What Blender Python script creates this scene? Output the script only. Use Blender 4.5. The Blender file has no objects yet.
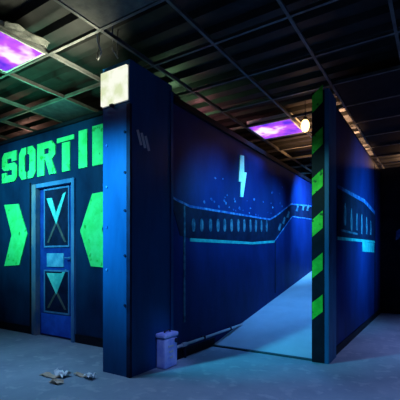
import bpy, bmesh, math, random
from mathutils import Vector, Matrix
random.seed(7)
S = bpy.context.scene
COL = S.collection

# ------------------------------------------------------------------ materials
def mat(name, c1, c2=None, scale=6.0, rough=0.6, metal=0.0, detail=6.0, stretch=(1,1,1), lo=0.38, hi=0.64,
        bump=0.0, spec=0.12, c3=None, c3scale=30.0, c3lo=0.62):
    m = bpy.data.materials.new(name); m.use_nodes = True
    nt = m.node_tree; b = nt.nodes['Principled BSDF']
    b.inputs['Roughness'].default_value = rough; b.inputs['Metallic'].default_value = metal
    b.inputs['Specular IOR Level'].default_value = spec
    b.inputs['Base Color'].default_value = (*c1, 1)
    if c2:
        tc = nt.nodes.new('ShaderNodeTexCoord'); mp = nt.nodes.new('ShaderNodeMapping')
        mp.inputs['Scale'].default_value = stretch
        n = nt.nodes.new('ShaderNodeTexNoise'); n.inputs['Scale'].default_value = scale
        n.inputs['Detail'].default_value = detail; n.inputs['Roughness'].default_value = 0.62
        r = nt.nodes.new('ShaderNodeValToRGB')
        r.color_ramp.elements[0].position = lo; r.color_ramp.elements[0].color = (*c1, 1)
        r.color_ramp.elements[1].position = hi; r.color_ramp.elements[1].color = (*c2, 1)
        nt.links.new(tc.outputs['Object'], mp.inputs['Vector']); nt.links.new(mp.outputs['Vector'], n.inputs['Vector'])
        nt.links.new(n.outputs['Fac'], r.inputs['Fac'])
        out = r.outputs['Color']
        if c3:
            n2 = nt.nodes.new('ShaderNodeTexNoise'); n2.inputs['Scale'].default_value = c3scale; n2.inputs['Detail'].default_value = 3
            r2 = nt.nodes.new('ShaderNodeValToRGB')
            r2.color_ramp.elements[0].position = c3lo; r2.color_ramp.elements[0].color = (0,0,0,1)
            r2.color_ramp.elements[1].position = c3lo+0.08; r2.color_ramp.elements[1].color = (1,1,1,1)
            mx = nt.nodes.new('ShaderNodeMix'); mx.data_type = 'RGBA'
            nt.links.new(tc.outputs['Object'], n2.inputs['Vector']); nt.links.new(n2.outputs['Fac'], r2.inputs['Fac'])
            nt.links.new(r2.outputs['Color'], mx.inputs['Factor'])
            nt.links.new(out, mx.inputs['A']); mx.inputs['B'].default_value = (*c3, 1)
            out = mx.outputs['Result']
        nt.links.new(out, b.inputs['Base Color'])
        if bump:
            bp = nt.nodes.new('ShaderNodeBump'); bp.inputs['Strength'].default_value = bump; bp.inputs['Distance'].default_value = 0.02
            nt.links.new(n.outputs['Fac'], bp.inputs['Height']); nt.links.new(bp.outputs['Normal'], b.inputs['Normal'])
    return m

def emit(name, c, strength, c2=None, scale=3.0, lo=0.45, hi=0.6, k2=1.0):
    m = bpy.data.materials.new(name); m.use_nodes = True
    nt = m.node_tree; nt.nodes.clear()
    o = nt.nodes.new('ShaderNodeOutputMaterial'); e = nt.nodes.new('ShaderNodeEmission')
    e.inputs['Color'].default_value = (*c, 1); e.inputs['Strength'].default_value = strength
    if c2:
        tc = nt.nodes.new('ShaderNodeTexCoord'); n = nt.nodes.new('ShaderNodeTexNoise'); n.inputs['Scale'].default_value = scale
        n.inputs['Detail'].default_value = 3
        r = nt.nodes.new('ShaderNodeValToRGB')
        r.color_ramp.elements[0].position = lo; r.color_ramp.elements[0].color = (*c, 1)
        r.color_ramp.elements[1].position = hi; r.color_ramp.elements[1].color = (*[v*k2 for v in c2], 1)
        nt.links.new(tc.outputs['Object'], n.inputs['Vector']); nt.links.new(n.outputs['Fac'], r.inputs['Fac'])
        nt.links.new(r.outputs['Color'], e.inputs['Color'])
    nt.links.new(e.outputs['Emission'], o.inputs['Surface'])
    return m

def violet():
    m = emit('violet_diffuser', (0.10,0.03,0.70), 1.25, (0.55,0.10,0.90), 3.0, 0.36, 0.52)
    r = [n for n in m.node_tree.nodes if n.bl_idname == 'ShaderNodeValToRGB'][0]
    e = r.color_ramp.elements.new(0.60); e.color = (0.95,0.78,1.0,1)
    return m
M = dict(
    blue   = mat('blue_wall_paint', (0.0015,0.010,0.07), (0.004,0.027,0.16), 2.6, 0.55, stretch=(1,1,0.45), lo=0.3, hi=0.7),
    blueS  = mat('blue_entry_paint', (0.001,0.010,0.040), (0.004,0.040,0.11), 2.4, 0.55, stretch=(1,1,0.5), lo=0.3, hi=0.7),
    blueP  = mat('blue_pillar_paint', (0.003,0.05,0.15), (0.006,0.085,0.24), 3.0, 0.42, stretch=(1.5,1.5,0.35), lo=0.3, hi=0.7),
    post   = mat('teal_post_paint', (0.02,0.10,0.22), (0.035,0.16,0.30), 5, 0.5, stretch=(1,1,0.3)),
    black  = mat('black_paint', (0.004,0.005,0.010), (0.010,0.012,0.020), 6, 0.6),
    navy   = mat('dark_mural_paint', (0.003,0.006,0.025), (0.006,0.014,0.05), 8, 0.6),
    green  = mat('green_sign_paint', (0.05,0.72,0.12), (0.10,0.90,0.26), 7, 0.5, lo=0.3, hi=0.6, c3=(0.03,0.45,0.06), c3scale=12, c3lo=0.62),
    stripe = mat('green_hazard_paint', (0.05,0.55,0.03), (0.12,0.85,0.06), 9, 0.55, c3=(0.01,0.15,0.02), c3scale=16, c3lo=0.6),
    teal   = mat('teal_line_paint', (0.02,0.30,0.34), (0.06,0.55,0.50), 9, 0.5),
    paleb  = mat('pale_blue_paint', (0.015,0.08,0.30), (0.12,0.32,0.62), 12, 0.5, lo=0.45, hi=0.65),
    slat   = mat('pale_slat_paint', (0.014,0.07,0.13), (0.10,0.24,0.32), 14, 0.5, lo=0.4, hi=0.62),
    bolt   = mat('white_bolt_paint', (0.55,0.95,0.95), (0.25,0.75,0.85), 9, 0.5, lo=0.45, hi=0.7),
    doorp  = mat('blue_door_paint', (0.005,0.026,0.18), (0.010,0.055,0.30), 5, 0.4),
    kick   = mat('bright_blue_kick_plate', (0.016,0.09,0.55), (0.03,0.16,0.80), 5, 0.4),
    frame  = mat('door_frame_paint', (0.04,0.14,0.34), (0.10,0.24,0.44), 7, 0.45, stretch=(1,1,0.3)),
    framer = mat('scuffed_frame_paint', (0.05,0.12,0.24), (0.30,0.26,0.26), 6, 0.5, stretch=(1,1,0.4), lo=0.4, hi=0.7),
    dteal  = mat('teal_cross_paint', (0.06,0.42,0.42), (0.18,0.66,0.60), 8, 0.5),
    dbrown = mat('brown_cross_paint', (0.05,0.06,0.07), (0.12,0.10,0.10), 8, 0.5),
    plaque = mat('pale_plaque_paint', (0.06,0.26,0.46), (0.16,0.42,0.62), 10, 0.35),
    floor  = mat('concrete_floor', (0.21,0.27,0.32), (0.32,0.38,0.43), 2.2, 0.6, lo=0.3, hi=0.7, bump=0.15, c3=(0.34,0.39,0.43), c3scale=9, c3lo=0.56),
    ramp   = mat('grey_ramp_boards', (0.38,0.46,0.50), (0.48,0.56,0.60), 3.0, 0.5, lo=0.3, hi=0.7),
    edge   = mat('dark_ramp_edge', (0.03,0.07,0.08)),
    deck   = mat('ceiling_deck', (0.016,0.017,0.017), (0.030,0.030,0.030), 4, 0.6),
    tbar   = mat('grey_ceiling_rail', (0.085,0.09,0.09), (0.15,0.15,0.145), 8, 0.5),
    tile   = mat('grey_ceiling_tile', (0.10,0.10,0.09), (0.16,0.155,0.13), 12, 0.8),
    tiled  = mat('dark_ceiling_tile', (0.04,0.038,0.055), (0.07,0.065,0.09), 9, 0.8),
    tileb  = mat('black_ceiling_tile', (0.010,0.010,0.012), (0.016,0.016,0.018), 9, 0.8),
    white  = mat('white_plastic', (0.6,0.6,0.58), (0.7,0.7,0.68), 8, 0.4),
    plast  = mat('pale_bin_plastic', (0.30,0.36,0.85), (0.62,0.64,0.98), 10, 0.4),
    plastd = mat('dark_bin_plastic', (0.02,0.02,0.04)),
    pipe   = mat('grey_conduit', (0.50,0.50,0.54), (0.66,0.64,0.66), 12, 0.4),
    paper  = mat('crumpled_paper', (0.88,0.88,0.87), (0.96,0.96,0.95), 20, 0.6),
    card   = mat('brown_scrap', (0.55,0.38,0.26), (0.75,0.54,0.38), 20, 0.7),
    wire   = mat('pale_wire', (0.35,0.35,0.33)),
    foil   = mat('torn_insulation', (0.06,0.065,0.06), (0.20,0.20,0.18), 14, 0.7),
    glowP  = violet(),
    tubeP  = emit('violet_tube', (0.9,0.7,1.0), 2.2),
    glowW  = emit('white_lamp_diffuser', (0.72,0.80,0.50), 1.0, (0.98,1.0,0.86), 7.0, 0.36, 0.56),
    bulb   = emit('warm_bulb', (1.0,0.70,0.28), 3.5),
)

# ------------------------------------------------------------------ helpers
def tag(o, label=None, cat=None, group=None, kind=None):
    if label: o['label'] = label
    if cat: o['category'] = cat
    if group: o['group'] = group
    if kind: o['kind'] = kind
    return o
def obj(name, bm, m, parent=None, loc=None, smooth=False):
    me = bpy.data.meshes.new(name)
    bmesh.ops.recalc_face_normals(bm, faces=bm.faces[:])
    if loc: bmesh.ops.translate(bm, verts=bm.verts[:], vec=[-v for v in loc])
    bm.to_mesh(me); bm.free()
    if smooth:
        for p in me.polygons: p.use_smooth = True
    o = bpy.data.objects.new(name, me); COL.objects.link(o)
    me.materials.append(M[m] if isinstance(m, str) else m)
    if loc: o.location = loc
    if parent:
        o.parent = parent
        o.matrix_parent_inverse = Matrix.Translation(parent.location).inverted()
    return o
def empty(name, loc):
    o = bpy.data.objects.new(name, None); COL.objects.link(o); o.location = loc; o.empty_display_size = 0.1
    return o
def box(bm, x0, x1, y0, y1, z0, z1, bev=0.0):
    v = [bm.verts.new((x,y,z)) for x in (x0,x1) for y in (y0,y1) for z in (z0,z1)]
    fs = [bm.faces.new([v[i] for i in q]) for q in ((0,1,3,2),(4,6,7,5),(0,4,5,1),(2,3,7,6),(0,2,6,4),(1,5,7,3))]
    if bev:
        es = list({e for f in fs for e in f.edges})
        bmesh.ops.bevel(bm, geom=es, offset=bev, segments=2, affect='EDGES', profile=0.5)
    return bm
def B(*a, **k): return box(bmesh.new(), *a, **k)
def prismY(bm, pts, y, t):                     # polygon of (x, z) on a wall facing -Y
    a = [bm.verts.new((x, y+0.001, z)) for x, z in pts]; b = [bm.verts.new((x, y-t, z)) for x, z in pts]
    bm.faces.new(a); bm.faces.new(b[::-1])
    for i in range(len(pts)):
        j = (i+1) % len(pts); bm.faces.new((a[i], b[i], b[j], a[j]))
    return bm
def prismX(bm, pts, x, t):                     # polygon of (y, z) on a wall facing +X
    a = [bm.verts.new((x-0.001, y, z)) for y, z in pts]; b = [bm.verts.new((x+t, y, z)) for y, z in pts]
    bm.faces.new(a); bm.faces.new(b[::-1])
    for i in range(len(pts)):
        j = (i+1) % len(pts); bm.faces.new((a[i], b[i], b[j], a[j]))
    return bm
def tube(bm, pts, r, n=8):
    pts = [Vector(p) for p in pts]; rings = []
    for i, p in enumerate(pts):
        d = (pts[min(i+1, len(pts)-1)] - pts[max(i-1, 0)]).normalized()
        u = d.orthogonal().normalized() if abs(d.z) > 0.95 else d.cross(Vector((0,0,1))).normalized()
        w = d.cross(u)
        rings.append([bm.verts.new(p + r*(math.cos(2*math.pi*k/n)*u + math.sin(2*math.pi*k/n)*w)) for k in range(n)])
    for a, b in zip(rings, rings[1:]):
        for k in range(n): bm.faces.new((a[k], a[(k+1)%n], b[(k+1)%n], b[k]))
    bm.faces.new(rings[0][::-1]); bm.faces.new(rings[-1])
    return bm
def struct(name, bm, m, label=None):
    o = obj(name, bm, m); o['kind'] = 'structure'
    if label: o['label'] = label
    return o
def slab_pts(xl, xr, zb, zt): return [(xl,zb),(xr,zb),(xr,zt),(xl,zt)]

# ------------------------------------------------------------------ main dimensions (metres, camera 1 m above the floor)
XW, YS, YP, XP, YF = -2.165, 2.905, 2.283, -0.90, 3.603      # long wall, exit wall, pillar front, partition face, partition end
ZC, PITCH = 2.727, 0.628
XE, YE = 7.455, 7.455

# ------------------------------------------------------------------ setting
struct('floor', B(-9, 4, -2.5, 10, -0.1, 0), 'floor')

# ribbed roof deck above the open grid, ribs running left to right
bm = bmesh.new(); y = 0.2; prof = []
while y < 9.6:
    prof += [(y, 2.90), (y+0.10, 2.90), (y+0.125, 2.95), (y+0.225, 2.95), (y+0.25, 2.90)]; y += 0.25
prof = [p for i, p in enumerate(prof) if i == 0 or p != prof[i-1]]
lo = [[bm.verts.new((x, a, b)) for a, b in prof] for x in (-9, 4)]
up = [[bm.verts.new((x, a, 3.0)) for a in (prof[0][0], prof[-1][0])] for x in (-9, 4)]
for i in range(len(prof)-1): bm.faces.new((lo[0][i], lo[1][i], lo[1][i+1], lo[0][i+1]))
bm.faces.new((up[0][0], up[0][1], up[1][1], up[1][0]))
bm.faces.new((lo[0][0], up[0][0], up[1][0], lo[1][0])); bm.faces.new((lo[0][-1], lo[1][-1], up[1][1], up[0][1]))
for k in (0, 1): bm.faces.new(lo[k] + [up[k][1], up[k][0]])
struct('ceiling', bm, 'deck', 'dark ribbed metal deck above the open ceiling grid')

# suspended grid
XL = [-2.161 + PITCH*k for k in range(-9, 7)]
YL = [1.955 + PITCH*k*0.998 for k in range(-2, 10)]
bm = bmesh.new()
for x in XL:
    box(bm, x-0.012, x+0.012, 0.2, 8.4, ZC, ZC+0.004); box(bm, x-0.0015, x+0.0015, 0.2, 8.4, ZC+0.004, ZC+0.04)
for y in YL:
    box(bm, XL[0], XL[-1], y-0.012, y+0.012, ZC-0.0005, ZC+0.0035); box(bm, XL[0], XL[-1], y-0.0015, y+0.0015, ZC+0.0035, ZC+0.035)
struct('trim_1', bm, 'tbar', 'grey metal rails of the open suspended ceiling grid')

# exit wall with its door opening
bm = bmesh.new()
DX0, DX1, DZ = -4.455, -3.622, 1.95
box(bm, -8, DX0, YS, YS+0.12, 0, 2.62); box(bm, DX1, XW-0.02, YS, YS+0.12, 0, 2.62); box(bm, DX0, DX1, YS, YS+0.12, DZ, 2.62)
wl = struct('wall_left', bm, 'blueS', 'dark blue wall carrying the exit lettering')
for x in (-5.30, -5.95, -4.53):
    obj('panel_seam', prismY(bmesh.new(), slab_pts(x-0.012, x+0.012, 0.0, 1.99), YS, 0.008), 'black', wl)
obj('wall_cap', B(-8, XW-0.34, YS-0.03, YS+0.13, 2.60, 2.64), 'black', wl)
obj('skirting', B(-8, DX0-0.002, YS-0.015, YS, 0, 0.10), 'black', wl); obj('skirting', B(DX1+0.002, -2.49, YS-0.015, YS, 0, 0.10), 'black', wl)

# corner pillar
PX0 = -2.487
bm = B(PX0, XW, YP, 2.862, 0, 2.66)
wp = struct('wall_corner', bm, 'blueP', 'blue square pillar at the corner between exit wall and long wall')
obj('corner_strip', B(XW-0.035, XW+0.004, YP-0.006, YP+0.02, 0, 2.29), 'navy', wp)
for z in (2.06, 1.72, 1.40, 1.02, 0.6):
    bm = bmesh.new(); tube(bm, [(XW-0.055, YP+0.001, z), (XW-0.055, YP-0.008, z)], 0.012, 10); obj('rivet', bm, 'navy', wp)
for z in (1.98, 1.62, 1.27, 0.9):
    bm = bmesh.new(); tube(bm, [(PX0+0.05, YP+0.001, z), (PX0+0.05, YP-0.007, z)], 0.010, 10); obj('rivet', bm, 'paleb', wp)
for k in range(3):
    y0 = 2.36 + 0.052*k
    bm = prismX(bmesh.new(), [(y0, 2.09-0.012*k), (y0+0.028, 2.10-0.012*k), (y0+0.075, 1.98-0.012*k), (y0+0.047, 1.97-0.012*k)], XW, 0.002)
    tag(obj('painted_stroke', bm, 'pipe', wp), 'grey slanted stroke')
obj('edge_strip', B(XW-0.02, XW+0.012, 2.83, 2.868, 0, 2.6), 'blueP', wp)

# long wall
WX = XW - 0.004
bm = B(WX-0.12, WX, 2.862, 8.4, 0, 2.535)
wc = struct('wall_center', bm, 'blue', 'long blue wall with painted dark band, running back along the ramp')
obj('wall_cap', B(WX-0.13, WX+0.035, 2.87, 8.4, 2.50, 2.56), 'black', wc)
top = [(2.87,1.575),(2.97,1.553),(3.17,1.522),(5.33,1.575),(5.60,1.66),(6.30,1.93),(8.3,2.10)]
bot = [(2.87,1.50),(3.00,1.22),(3.17,1.205),(4.72,1.222),(5.52,1.275),(6.35,1.74),(8.3,1.83)]
obj('painted_band', prismX(bmesh.new(), bot + top[::-1], WX, 0.004), 'navy', wc)
def strip(line, w, m, name, lift, below=False):
    bm = bmesh.new(); up_ = [(y, z + (0 if below else w)) for y, z in line]; dn = [(y, z - (w if below else 0)) for y, z in line]
    obj(name, prismX(bm, dn + up_[::-1], WX, lift), m, wc)
strip(top, 0.024, 'paleb', 'band_edging', 0.006)
strip(bot[2:5], 0.035, 'teal', 'band_edging', 0.006, True)
strip(bot[4:], 0.02, 'paleb', 'band_edging', 0.006, True)
for i, y in enumerate((3.231,3.391,3.575,3.745,3.905,4.08,4.265,4.44,4.63,4.81,5.0,5.20)):
    zc = 1.345 + 0.012*i; hh = 0.070 + 0.002*i; w = 0.034
    pts = [(y + w*math.copysign(abs(math.cos(a))**0.8, math.cos(a)), zc + hh*math.copysign(abs(math.sin(a))**0.8, math.sin(a))) for a in [2*math.pi*k/14 for k in range(14)]]
    obj('painted_slat', prismX(bmesh.new(), pts, WX, 0.008), 'slat', wc)
for y, z in ((5.72,1.50),(5.92,1.62),(6.12,1.74),(6.6,1.90),(6.95,1.95),(7.25,1.98)):
    obj('painted_slat', prismX(bmesh.new(), [(y-0.06,z-0.05),(y+0.02,z-0.06),(y+0.09,z+0.05),(y+0.02,z+0.07)], WX, 0.008), 'slat', wc)
obj('panel_seam', prismX(bmesh.new(), slab_pts(3.055, 3.085, 0.35, 1.53), WX, 0.007), 'slat', wc)
obj('panel_seam', prismX(bmesh.new(), slab_pts(5.54, 5.565, 0.45, 1.29), WX, 0.006), 'navy', wc)
for k in range(36):                                           # flecks and runs of pale paint above the band
    y = random.uniform(3.3, 5.9); z = 1.60 + random.random()**2*0.38; r_ = random.uniform(0.008, 0.028)
    if 5.3 < y: z += (y-5.3)*0.38
    pts = [(y + r_*random.uniform(0.5,1.6)*math.cos(a), z + r_*random.uniform(0.4,1.0)*math.sin(a)) for a in [2*math.pi*j/7 for j in range(7)]]
    obj('paint_fleck', prismX(bmesh.new(), pts, WX, 0.003), 'paleb', wc)
obj('skirting', B(WX, WX+0.012, 2.87, 3.66, 0, 0.09), 'black', wc)

# right partition
PT = 0.13; PL = XP - PT
wr = struct('wall_right', B(PL, XP, YF, 7.58, 0, 2.56), 'blue', 'free-standing blue partition with a hazard striped end beside the ramp')
obj('end_board', B(PL-0.001, XP-0.01, YF-0.012, YF, 0, 2.595), 'black', wr)
z = 0.405
while z < 2.45:                                               # diagonal green bands across the end board
    bm = prismY(bmesh.new(), [(PL+0.002, z), (XP-0.028, z+0.085), (XP-0.028, z+0.25), (PL+0.002, z+0.165)], YF-0.011, 0.003)
    tag(obj('hazard_stripe', bm, 'stripe', wr), 'bright green diagonal stripe'); z += 0.398
obj('corner_post', B(XP-0.012, XP+0.028, YF-0.012, YF+0.29, 0, 2.60), 'post', wr)
def px(pts, m, name, t): obj(name, prismX(bmesh.new(), pts, XP, t), m, wr)
px([(4.05,1.225),(6.75,1.285),(6.75,1.72),(5.72,1.785),(4.05,1.735)], 'navy', 'painted_band', 0.004)
px([(4.05,1.735),(5.72,1.785),(6.75,1.72),(6.75,1.78),(5.75,1.84),(4.05,1.77)], 'paleb', 'band_edging', 0.006)
px([(4.05,1.19),(6.75,1.25),(6.75,1.285),(4.05,1.225)], 'teal', 'band_edging', 0.006)
px([(5.55,1.09),(6.68,1.09),(6.68,1.24),(5.55,1.225)], 'teal', 'painted_patch', 0.005)
for y, z0, z1 in ((4.42,1.37,1.62),(4.78,1.33,1.60),(5.14,1.36,1.58),(5.50,1.33,1.60),(5.9,1.35,1.6),(6.3,1.36,1.58)):
    px([(y-0.05,z0),(y+0.05,z0),(y+0.06,(z0+z1)/2),(y+0.03,z1),(y-0.03,z1),(y-0.06,(z0+z1)/2)], 'slat', 'painted_slat', 0.008)
px([(4.2,1.29),(5.2,1.30),(5.2,1.325),(4.2,1.315)], 'slat', 'painted_slat', 0.007)
px([(6.75,0.0),(6.80,0.0),(6.80,2.58),(6.75,2.58)], 'navy', 'panel_seam', 0.008)
obj('wall_cap', B(PL-0.01, XP+0.006, YF+0.30, 7.58, 2.558, 2.575), 'black', wr)
obj('skirting', B(XP, XP+0.012, YF+0.29, 7.45, 0, 0.08), 'black', wr)

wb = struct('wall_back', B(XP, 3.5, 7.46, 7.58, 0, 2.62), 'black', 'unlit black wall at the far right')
obj('pale_mark', prismY(bmesh.new(), [(-0.65,1.32),(-0.60,1.34),(-0.56,1.45),(-0.59,1.52),(-0.64,1.47)], 7.46, 0.003), 'paleb', wb)  # small pale blue shape on the back wall

# ramp
SL = 0.1885; YR0, YR1 = 3.64, 7.65
bm = bmesh.new()
v = [[bm.verts.new((x, y, z)) for y, z in ((YR0,0.002),(YR0,0.012),(YR1,(YR1-YR0)*SL),(8.4,(YR1-YR0)*SL),(8.4,0.002))] for x in (WX, PL)]
bm.faces.new(v[0]); bm.faces.new(v[1][::-1])
for i in range(5):
    j = (i+1) % 5; bm.faces.new((v[0][i], v[1][i], v[1][j], v[0][j]))
rp = struct('floor_ramp', bm, 'ramp', 'grey ramp climbing between the long wall and the striped partition')
obj('ramp_edge', B(WX+0.002, PL-0.002, YR0-0.03, YR0+0.012, 0.0, 0.0145), 'edge', rp)

# door
d = struct('door_1', B(DX0+0.085, DX1-0.055, YS+0.03, YS+0.075, 0.01, 1.90), 'doorp', 'narrow blue door with crossed panels below the exit lettering')
bm = box(bmesh.new(), DX1-0.055, DX1, YS-0.03, YS+0.10, 0, 1.95); box(bm, DX0+0.085, DX1-0.055, YS-0.03, YS+0.10, 1.90, 1.95)
obj('door_frame', bm, 'frame', d)
tag(obj('door_jamb', B(DX0, DX0+0.085, YS-0.035, YS+0.10, 0, 1.95), 'framer', d), 'scuffed pale jamb')
def dp(name, x0, x1, z0, z1, m, t=0.006, parent=d): return obj(name, prismY(bmesh.new(), slab_pts(x0,x1,z0,z1), YS+0.03, t), m, parent)
for z0, z1, zc in ((1.155,1.86,1.45),(0.325,0.83,0.575)):
    p = dp('cross_panel', -4.25, -3.79, z0, z1, 'navy')
    f = bmesh.new(); xm = -4.02
    for (a,b,c,e) in ((-4.27,-4.25,z0-0.02,z1+0.02),(-3.79,-3.77,z0-0.02,z1+0.02),(-4.25,-3.79,z0-0.02,z0),(-4.25,-3.79,z1,z1+0.02)):
        prismY(f, slab_pts(a,b,c,e), YS+0.03, 0.014)
    obj('panel_bead', f, 'frame', p)
    ztop = z1-0.10 if z0 > 1 else z1-0.02
    f = prismY(bmesh.new(), [(xm-0.20,ztop),(xm-0.09,ztop),(xm+0.02,zc+0.05),(xm,zc-0.03)], YS+0.03, 0.012)
    prismY(f, [(xm,zc-0.03),(xm-0.03,zc+0.07),(xm+0.13,ztop+0.03),(xm+0.19,ztop+0.05)], YS+0.03, 0.0125)
    if z0 < 1: prismY(f, [(xm,zc),(xm-0.14,ztop),(xm+0.15,ztop)], YS+0.03, 0.0115)
    tag(obj('painted_cross', f, 'dteal', p), 'pale teal upper half of the cross')
    f = prismY(bmesh.new(), [(xm-0.02,zc),(xm+0.02,zc),(xm+0.19,z0+0.04),(xm+0.15,z0+0.04)], YS+0.03, 0.010)
    prismY(f, [(xm-0.02,zc),(xm+0.02,zc),(xm-0.15,z0+0.04),(xm-0.19,z0+0.04)], YS+0.03, 0.0105)
    tag(obj('painted_cross', f, 'dbrown', p), 'dim brown lower half of the cross')
dp('door_plaque', -4.21, -3.88, 0.89, 1.06, 'plaque', 0.012)
dp('kick_plate', -4.33, -3.70, 0.03, 0.29, 'kick', 0.010)
bm = bmesh.new(); tube(bm, [(-3.73,YS+0.031,1.0),(-3.73,YS-0.015,1.0)], 0.016, 10); tube(bm, [(-3.73,YS-0.012,1.0),(-3.82,YS-0.012,1.0)], 0.009)
obj('door_handle', bm, 'frame', d)

# ------------------------------------------------------------------ signs on the exit wall
sg = tag(empty('exit_sign', (-4.18, YS, 2.05)), 'bright green SORTIE lettering above the door on the dark blue wall', 'sign')
ZB, ZT, SW = 2.05, 2.47, 0.135
def L(name, polys, zs=0):
    bm = bmesh.new()
    for i, p in enumerate(polys): prismY(bm, p, YS, 0.014 + 0.0004*i)
    obj(name, bm, 'green', sg)
R4 = slab_pts
x = -5.19; zm = (ZB+ZT)/2; t = 0.095
L('letter', [  # S
    [(x+0.06,ZT),(x,ZT-0.06),(x,zm+0.0),(x+0.05,zm-0.04),(x+0.13,zm-0.04),(x+0.13,ZT)],
    R4(x+0.12,x+0.36,ZT-t,ZT), R4(x+0.24,x+0.36,ZT-0.14,ZT-t), R4(x+0.12,x+0.26,zm-0.045,zm+0.05),
    [(x+0.25,zm+0.05),(x+0.31,zm+0.05),(x+0.37,zm),(x+0.37,ZB+0.06),(x+0.31,ZB),(x+0.25,ZB)],
    R4(x,x+0.26,ZB,ZB+t), R4(x,x+0.12,ZB+t,ZB+0.14)])
x = -4.775
L('letter', [  # O, stencil cut top and bottom
    [(x+0.06,ZT),(x,ZT-0.07),(x,ZB+0.07),(x+0.06,ZB),(x+0.165,ZB),(x+0.165,ZB+0.09),(x+0.13,ZB+0.11),(x+0.13,ZT-0.11),(x+0.165,ZT-0.09),(x+0.165,ZT)],
    [(x+0.31,ZT),(x+0.37,ZT-0.07),(x+0.37,ZB+0.07),(x+0.31,ZB),(x+0.20,ZB),(x+0.20,ZB+0.09),(x+0.24,ZB+0.11),(x+0.24,ZT-0.11),(x+0.20,ZT-0.09),(x+0.20,ZT)]])
x = -4.365
L('letter', [  # R
    R4(x,x+0.145,ZB,ZT), R4(x+0.14,x+0.30,ZT-0.085,ZT), [(x+0.24,ZT),(x+0.30,ZT),(x+0.365,ZT-0.06),(x+0.365,zm+0.03),(x+0.30,zm-0.02),(x+0.24,zm-0.02)],
    R4(x+0.14,x+0.26,zm-0.02,zm+0.055), [(x+0.17,zm-0.01),(x+0.29,zm-0.01),(x+0.385,ZB),(x+0.25,ZB)]])
x = -3.965
L('letter', [R4(x,x+0.32,ZT-0.055,ZT), R4(x+0.10,x+0.245,ZB,ZT-0.07)])
x = -3.56
L('letter', [R4(x,x+0.15,ZB,ZT+0.02)])
x = -3.325
L('letter', [R4(x,x+0.21,ZB,ZT+0.03), R4(x+0.16,x+0.36,ZT-0.06,ZT+0.03), R4(x+0.16,x+0.32,zm-0.03,zm+0.06), R4(x+0.16,x+0.36,ZB,ZB+0.09)])

def arrow(label, pts):
    o = obj('arrow_sign', prismY(bmesh.new(), pts, YS, 0.012), 'green', loc=(sum(p[0] for p in pts)/6, YS, pts[-1][1]))
    tag(o, label, 'arrow', 'green chevron arrows beside the door')
CH = [(-5.138,0.887),(-4.773,0.905),(-4.59,1.319),(-4.796,1.734),(-5.138,1.746),(-4.955,1.318)]
arrow('green chevron left of the door, pointing right at it', CH)
xm = (-4.59-3.535)/1.0
arrow('green chevron right of the door, pointing left, partly hidden by the pillar', [(xm-a, b) for a, b in CH])

bp = [(4.315,2.33),(4.42,2.345),(4.425,2.13),(4.50,2.14),(4.395,1.80),(4.315,1.79),(4.335,1.99),(4.27,1.98)]
tag(obj('lightning_bolt', prismX(bmesh.new(), bp, WX, 0.012), 'bolt', loc=(WX, 4.39, 1.79)),
    'pale cyan lightning bolt high on the long blue wall', 'sign')

# ------------------------------------------------------------------ ceiling things
def ceil_light(loc, label, sx, sy):
    x0, y0 = loc
    r = tag(empty('ceiling_light', (x0+sx/2, y0+sy/2, ZC)), label, 'ceiling light', 'violet ceiling lights')
    bm = bmesh.new()
    for a in ((x0,x0+sx,y0,y0+0.02),(x0,x0+sx,y0+sy-0.02,y0+sy),(x0,x0+0.02,y0+0.02,y0+sy-0.02),(x0+sx-0.02,x0+sx,y0+0.02,y0+sy-0.02)): box(bm, *a, ZC+0.005, ZC+0.07)
    box(bm, x0, x0+sx, y0, y0+sy, ZC+0.07, ZC+0.085)
    obj('frame', bm, 'white', r)
    obj('diffuser', B(x0+0.02, x0+sx-0.02, y0+0.02, y0+sy-0.02, ZC+0.006, ZC+0.016), 'glowP', r)
    return r
G = 0.015
c1 = ceil_light((-3.417+G, 1.328+G), 'large violet ceiling light panel above the exit wall, at the left edge', PITCH-2*G, PITCH-2*G)
c2 = ceil_light((-2.161+G, 4.462+G), 'distant violet ceiling light panel above the ramp', PITCH-2*G, PITCH-2*G)
def tile(i, j, label, m, tilt=0.0):
    x0 = -2.161 + PITCH*i + 0.014; y0 = YL[2+j] + 0.014; s = PITCH-0.028
    o = obj('ceiling_tile', B(x0, x0+s, y0, y0+s, ZC+0.006, ZC+0.022), m, loc=(x0+s/2, y0+s/2, ZC+0.006))
    tag(o, label, 'ceiling tile', 'black tiles over the right side' if m == 'tileb' else 'loose tiles near the lamp')
tile(0, -1, 'olive grey ceiling tile in the grid nearest the camera, at the top edge', 'tile')
tile(-3, 1, 'dark violet grey ceiling tile above the exit lettering', 'tiled')

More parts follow.
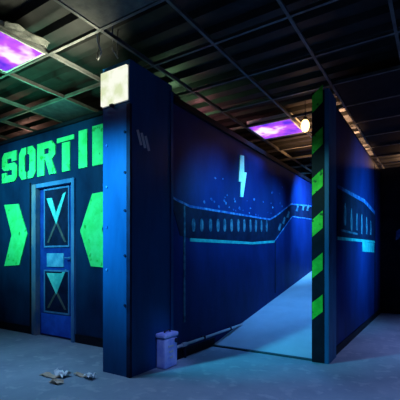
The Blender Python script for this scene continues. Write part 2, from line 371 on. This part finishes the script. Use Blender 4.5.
for i in (2, 3, 4):
    for j in (3, 4, 5, 6, 7):
        tile(i, j, 'black ceiling tile in the dark grid to the right of the striped partition', 'tileb')
for k, (pts, lab) in enumerate((
    ([(-2.20,1.96,2.93),(-2.22,1.98,2.76),(-2.26,2.02,2.70),(-2.25,2.05,2.63),(-2.31,2.07,2.60),(-2.36,2.10,2.64),(-2.38,2.14,2.74),(-2.38,2.15,2.93)], 'pale loose wire looping below the ceiling grid above the pillar lamp'),
    ([(-2.17,2.09,2.93),(-2.18,2.10,2.76),(-2.21,2.13,2.68),(-2.19,2.17,2.62),(-2.23,2.20,2.66),(-2.25,2.22,2.75),(-2.25,2.23,2.93)], 'short pale wire dangling beside the top of the pillar'))):
    bm = tube(bmesh.new(), pts, 0.006); tag(obj('loose_wire', bm, 'wire', loc=pts[0], smooth=True), lab, 'wire', 'loose wires above the pillar')
def crumple(name, c, sx, sy, h, m, label, cat, group, n=6, seed=1):
    rnd = random.Random(seed); bm = bmesh.new(); g = []
    for i in range(n):
        g.append([bm.verts.new((c[0] + sx*((i+rnd.uniform(-.3,.3))/(n-1)-.5), c[1] + sy*((j+rnd.uniform(-.3,.3))/(n-1)-.5), c[2] + 0.004 + h*rnd.random())) for j in range(n)])
    for i in range(n-1):
        for j in range(n-1): bm.faces.new((g[i][j], g[i+1][j], g[i+1][j+1], g[i][j+1]))
    r_ = bmesh.ops.extrude_face_region(bm, geom=bm.faces[:])
    bmesh.ops.translate(bm, verts=[v for v in r_['geom'] if isinstance(v, bmesh.types.BMVert)], vec=(0,0,-0.004))
    return tag(obj(name, bm, m, loc=c), label, cat, group)
crumple('torn_insulation', (-2.72,1.72,ZC+0.005), 0.09, 0.34, 0.035, 'foil', 'torn grey insulation lying on the grid beside the near violet light', 'insulation', None, 6, 3)

# lamp box on the pillar
el = tag(empty('emergency_light', (-2.33, YP, 2.30)), 'bright white lamp box at the top of the blue pillar', 'lamp')
obj('housing', B(-2.484, -2.170, YP-0.012, YP, 2.312, 2.612, bev=0.003), 'white', el)
obj('diffuser', B(-2.480, -2.174, YP-0.035, YP-0.012, 2.318, 2.606, bev=0.005), 'glowW', el)
bm = bmesh.new(); tube(bm, [(-2.36,YP+0.0,2.315),(-2.36,YP-0.03,2.315)], 0.02, 10); obj('socket', bm, 'navy', el)

# warm bulb hanging at the top of the ramp corridor
hl = tag(empty('hanging_bulb', (-1.36, 4.46, 2.72)), 'warm yellow bulb hanging beside the far violet ceiling light', 'lamp')
bm = bmesh.new(); bmesh.ops.create_uvsphere(bm, u_segments=14, v_segments=10, radius=0.052); bmesh.ops.scale(bm, verts=bm.verts[:], vec=(1,1,1.5))
bmesh.ops.translate(bm, verts=bm.verts[:], vec=(-1.36,4.46,2.60)); obj('bulb', bm, 'bulb', hl, smooth=True)
obj('socket', tube(bmesh.new(), [(-1.36,4.46,2.655),(-1.36,4.46,2.70)], 0.024, 12), 'black', hl)
obj('cord', tube(bmesh.new(), [(-1.36,4.46,2.70),(-1.36,4.46,2.90)], 0.005, 6), 'black', hl)

# ------------------------------------------------------------------ floor things
bn = tag(empty('plastic_container', (-2.09, 2.77, 0)), 'small pale blue lidded container on the floor against the pillar', 'container')
obj('body', B(-2.158, -2.05, 2.61, 2.80, 0.0, 0.275, bev=0.018), 'plast', bn, smooth=False)
ld = obj('lid', B(-2.160, -2.044, 2.60, 2.81, 0.275, 0.318, bev=0.014), 'plast', bn)
obj('handle', tube(bmesh.new(), [(-2.10,2.66,0.31),(-2.10,2.67,0.335),(-2.10,2.74,0.335),(-2.10,2.75,0.31)], 0.008, 8), 'plastd', ld)
obj('spout', tube(bmesh.new(), [(-2.052,2.77,0.24),(-2.03,2.77,0.24)], 0.022, 12), 'plastd', bn)
for q in range(3): obj('moulded_rib', prismX(bmesh.new(), slab_pts(2.655+0.012*q, 2.735-0.008*q, 0.19-0.05*q, 0.208-0.05*q), -2.05, 0.003), 'pipe', bn)

cp = tag(empty('conduit_pipe', (-2.13, 2.9, 0.13)), 'thin grey conduit running along the foot of the long wall', 'pipe')
obj('tube', tube(bmesh.new(), [(-2.14,2.81,0.135),(-2.14,3.2,0.135),(-2.14,3.7,0.137),(-2.14,4.36,0.142)], 0.014, 10), 'pipe', cp, smooth=True)
obj('coupling', tube(bmesh.new(), [(-2.14,3.0,0.135),(-2.14,3.06,0.135)], 0.022, 10), 'pipe', cp)
obj('drop', tube(bmesh.new(), [(-2.14,3.03,0.13),(-2.14,3.04,0.05),(-2.14,3.05,0.0)], 0.013, 8), 'plastd', cp)
for y in (3.4, 4.0): obj('clamp', B(-2.168, -2.122, y-0.012, y+0.012, 0.117, 0.157), 'plastd', cp)

crumple('paper_scrap', (-2.672,2.0,0.004), 0.11, 0.09, 0.06, 'paper', 'crumpled white paper scrap amid brown litter on the floor', 'litter', 'litter in front of the exit wall', 5, 5)
crumple('paper_scrap', (-2.431,2.09,0), 0.09, 0.07, 0.05, 'paper', 'small white paper scrap on the floor nearest the pillar', 'litter', 'litter in front of the exit wall', 5, 6)
crumple('cardboard_scrap', (-2.57,1.87,0), 0.12, 0.06, 0.03, 'card', 'torn brown scrap nearest the camera on the floor', 'litter', 'litter in front of the exit wall', 5, 8)
crumple('cardboard_scrap', (-2.76,1.95,0), 0.20, 0.07, 0.018, 'card', 'long flat brown scrap at the left end of the litter', 'litter', 'litter in front of the exit wall', 6, 9)
crumple('cardboard_scrap', (-2.55,2.10,0), 0.14, 0.05, 0.02, 'card', 'flat brown scrap between the two white paper scraps', 'litter', 'litter in front of the exit wall', 6, 10)

# ------------------------------------------------------------------ lights
def area(name, loc, target, size, col, w, spread=180):
    l = bpy.data.lights.new(name, 'AREA'); l.shape = 'SQUARE'; l.size = size; l.color = col; l.energy = w; l.spread = math.radians(spread)
    o = bpy.data.objects.new(name, l); COL.objects.link(o); o.location = loc
    o.rotation_euler = (Vector(target)-Vector(loc)).to_track_quat('-Z', 'Y').to_euler(); return o
def point(name, loc, col, w, r=0.04):
    l = bpy.data.lights.new(name, 'POINT'); l.color = col; l.energy = w; l.shadow_soft_size = r
    o = bpy.data.objects.new(name, l); COL.objects.link(o); o.location = loc; return o
def spot(name, loc, target, col, w, ang, blend=0.6, r=0.08):
    l = bpy.data.lights.new(name, 'SPOT'); l.color = col; l.energy = w; l.spot_size = math.radians(ang); l.spot_blend = blend; l.shadow_soft_size = r
    o = bpy.data.objects.new(name, l); COL.objects.link(o); o.location = loc
    o.rotation_euler = (Vector(target)-Vector(loc)).to_track_quat('-Z', 'Y').to_euler(); return o
# unseen fills added for effect, plus light of panels, bulbs and hidden lamps
spot('entry_fill', (-4.7, 0.9, 2.55), (-4.75, 2.9, 1.75), (0.16,0.90,1.0), 300, 62, 1.0)  # unseen fill added to brighten the lettering, door and arrows
spot('entry_fill', (-3.5, 0.9, 2.55), (-3.75, 2.9, 1.75), (0.16,0.85,1.0), 300, 60, 1.0)  # second added fill for the same wall, no fixture there
point('entry_green_fill', (-3.9, 2.25, 2.5), (0.15,1.0,0.45), 2.0, 0.2)  # added green fill that tints the letters and the wall around them
spot('pillar_fill', (-2.7, 0.9, 2.2), (-2.36, 2.28, 1.42), (0.06,0.62,1.0), 560, 56, 1.0)  # unseen fill added to brighten the pillar front
area('violet_panel_near', (-3.10, 1.64, 2.72), (-3.10, 1.64, 0), 0.55, (0.28,0.55,1.0), 15, 100)
area('violet_panel_far', (-1.85, 4.77, 2.72), (-1.85, 4.77, 0), 0.55, (0.06,0.36,1.0), 14, 90)
spot('ramp_flood_and_fill', (-1.3, 6.5, 2.5), (-2.16, 7.2, 1.75), (0.09,0.45,1.0), 560, 100, 1.0)
spot('ramp_flood_and_fill', (-1.45, 5.9, 2.65), (-1.45, 6.0, 0.4), (0.07,0.40,1.0), 130, 85, 1.0)  # unseen downlight added to brighten the ramp surface
for y in (3.7, 4.6, 5.5):
    spot('mural_fill', (-1.2, y, 1.95), (-2.16, y, 1.62), (0.07,0.5,1.0), 72, 86, 1.0)  # unseen fills added at mid height along the painted band
area('partition_fill', (1.0, 5.4, 1.75), (-0.9, 5.7, 1.42), 0.5, (0.06,0.48,1.0), 26, 75)  # added soft fill for the partition side, from an unseen source
spot('bolt_fill', (-1.2, 4.1, 2.35), (-2.16, 4.39, 2.07), (0.35,1.0,0.85), 16, 34, 1.0)  # dedicated fill added to brighten the bolt
area('hall_fill', (-0.1, 1.4, 2.70), (-0.1, 1.4, 0), 0.6, (0.27,0.46,1.0), 25, 84)  # unseen overhead fill added for the foreground floor
area('hall_fill', (0.9, 4.8, 2.70), (0.9, 4.8, 0), 0.6, (0.32,0.42,1.0), 30, 100)  # unseen overhead fill added for the floor at the right
spot('stripe_fill', (-1.7, 1.6, 2.3), (-0.97, 3.6, 1.62), (0.3,0.9,0.8), 120, 24, 1.0)  # narrow unseen fill added to pick out the hazard stripes
point('warm_bulb_and_uplight', (-1.36, 4.46, 2.52), (1.0,0.5,0.18), 3)
spot('warm_bulb_and_uplight', (-1.36, 4.75, 2.55), (-1.36, 4.9, 3.0), (1.0,0.5,0.2), 17, 150, 0.6)
spot('warm_bulb_and_uplight', (-1.8, 5.9, 2.5), (-1.8, 5.9, 3.0), (1.0,0.5,0.2), 24, 150, 0.6)  # uplight added for the deck beyond, away from the hanging bulb
for y in (5.3, 6.3, 7.2): spot('warm_passage_light', (-1.15, y, 2.66), (-1.15, y, 3.0), (1.0,0.55,0.3), 60, 150, 0.5)
point('warm_back_light', (-0.5, 7.95, 2.68), (1.0,0.55,0.3), 22)
point('warm_room_light', (-5.3, 3.35, 2.66), (1.0,0.5,0.36), 11)
spot('deck_green_fill', (-3.5, 2.25, 2.25), (-3.6, 2.3, 3.0), (0.10,0.9,0.5), 34, 140, 0.7)  # added green fill tinting the deck and rails, no such lamp there
point('green_room_light', (-2.6, 3.45, 2.70), (0.5,1.0,0.5), 6)
point('pink_room_light', (-2.6, 4.05, 2.70), (1.0,0.35,0.40), 6)
area('lamp_box_light', (-2.50, YP-0.10, 2.46), (-2.9, 1.7, 2.9), 0.15, (1.0,1.0,0.70), 13)
spot('container_fill', (-0.9, 1.7, 2.6), (-2.08, 2.71, 0.2), (0.22,0.36,1.0), 150, 11, 1.0)  # narrow fill added to brighten the container, no real lamp

w = bpy.data.worlds.new('World'); S.world = w; w.use_nodes = True
w.node_tree.nodes['Background'].inputs[0].default_value = (0.02,0.03,0.06,1); w.node_tree.nodes['Background'].inputs[1].default_value = 0.05

# ------------------------------------------------------------------ camera
cam = bpy.data.cameras.new('camera'); co = bpy.data.objects.new('camera', cam); COL.objects.link(co)
co.location = (0, 0, 1.0); co.rotation_euler = (math.radians(90), 0, math.atan(239/371))
cam.sensor_width = 36; cam.lens = 371/400*36; cam.shift_y = 58/400; cam.clip_start = 0.05
S.camera = co
S.view_settings.view_transform = 'Standard'; S.view_settings.look = 'None'; S.view_settings.gamma = 1
S.view_settings.exposure = 0; S.view_settings.use_curve_mapping = False
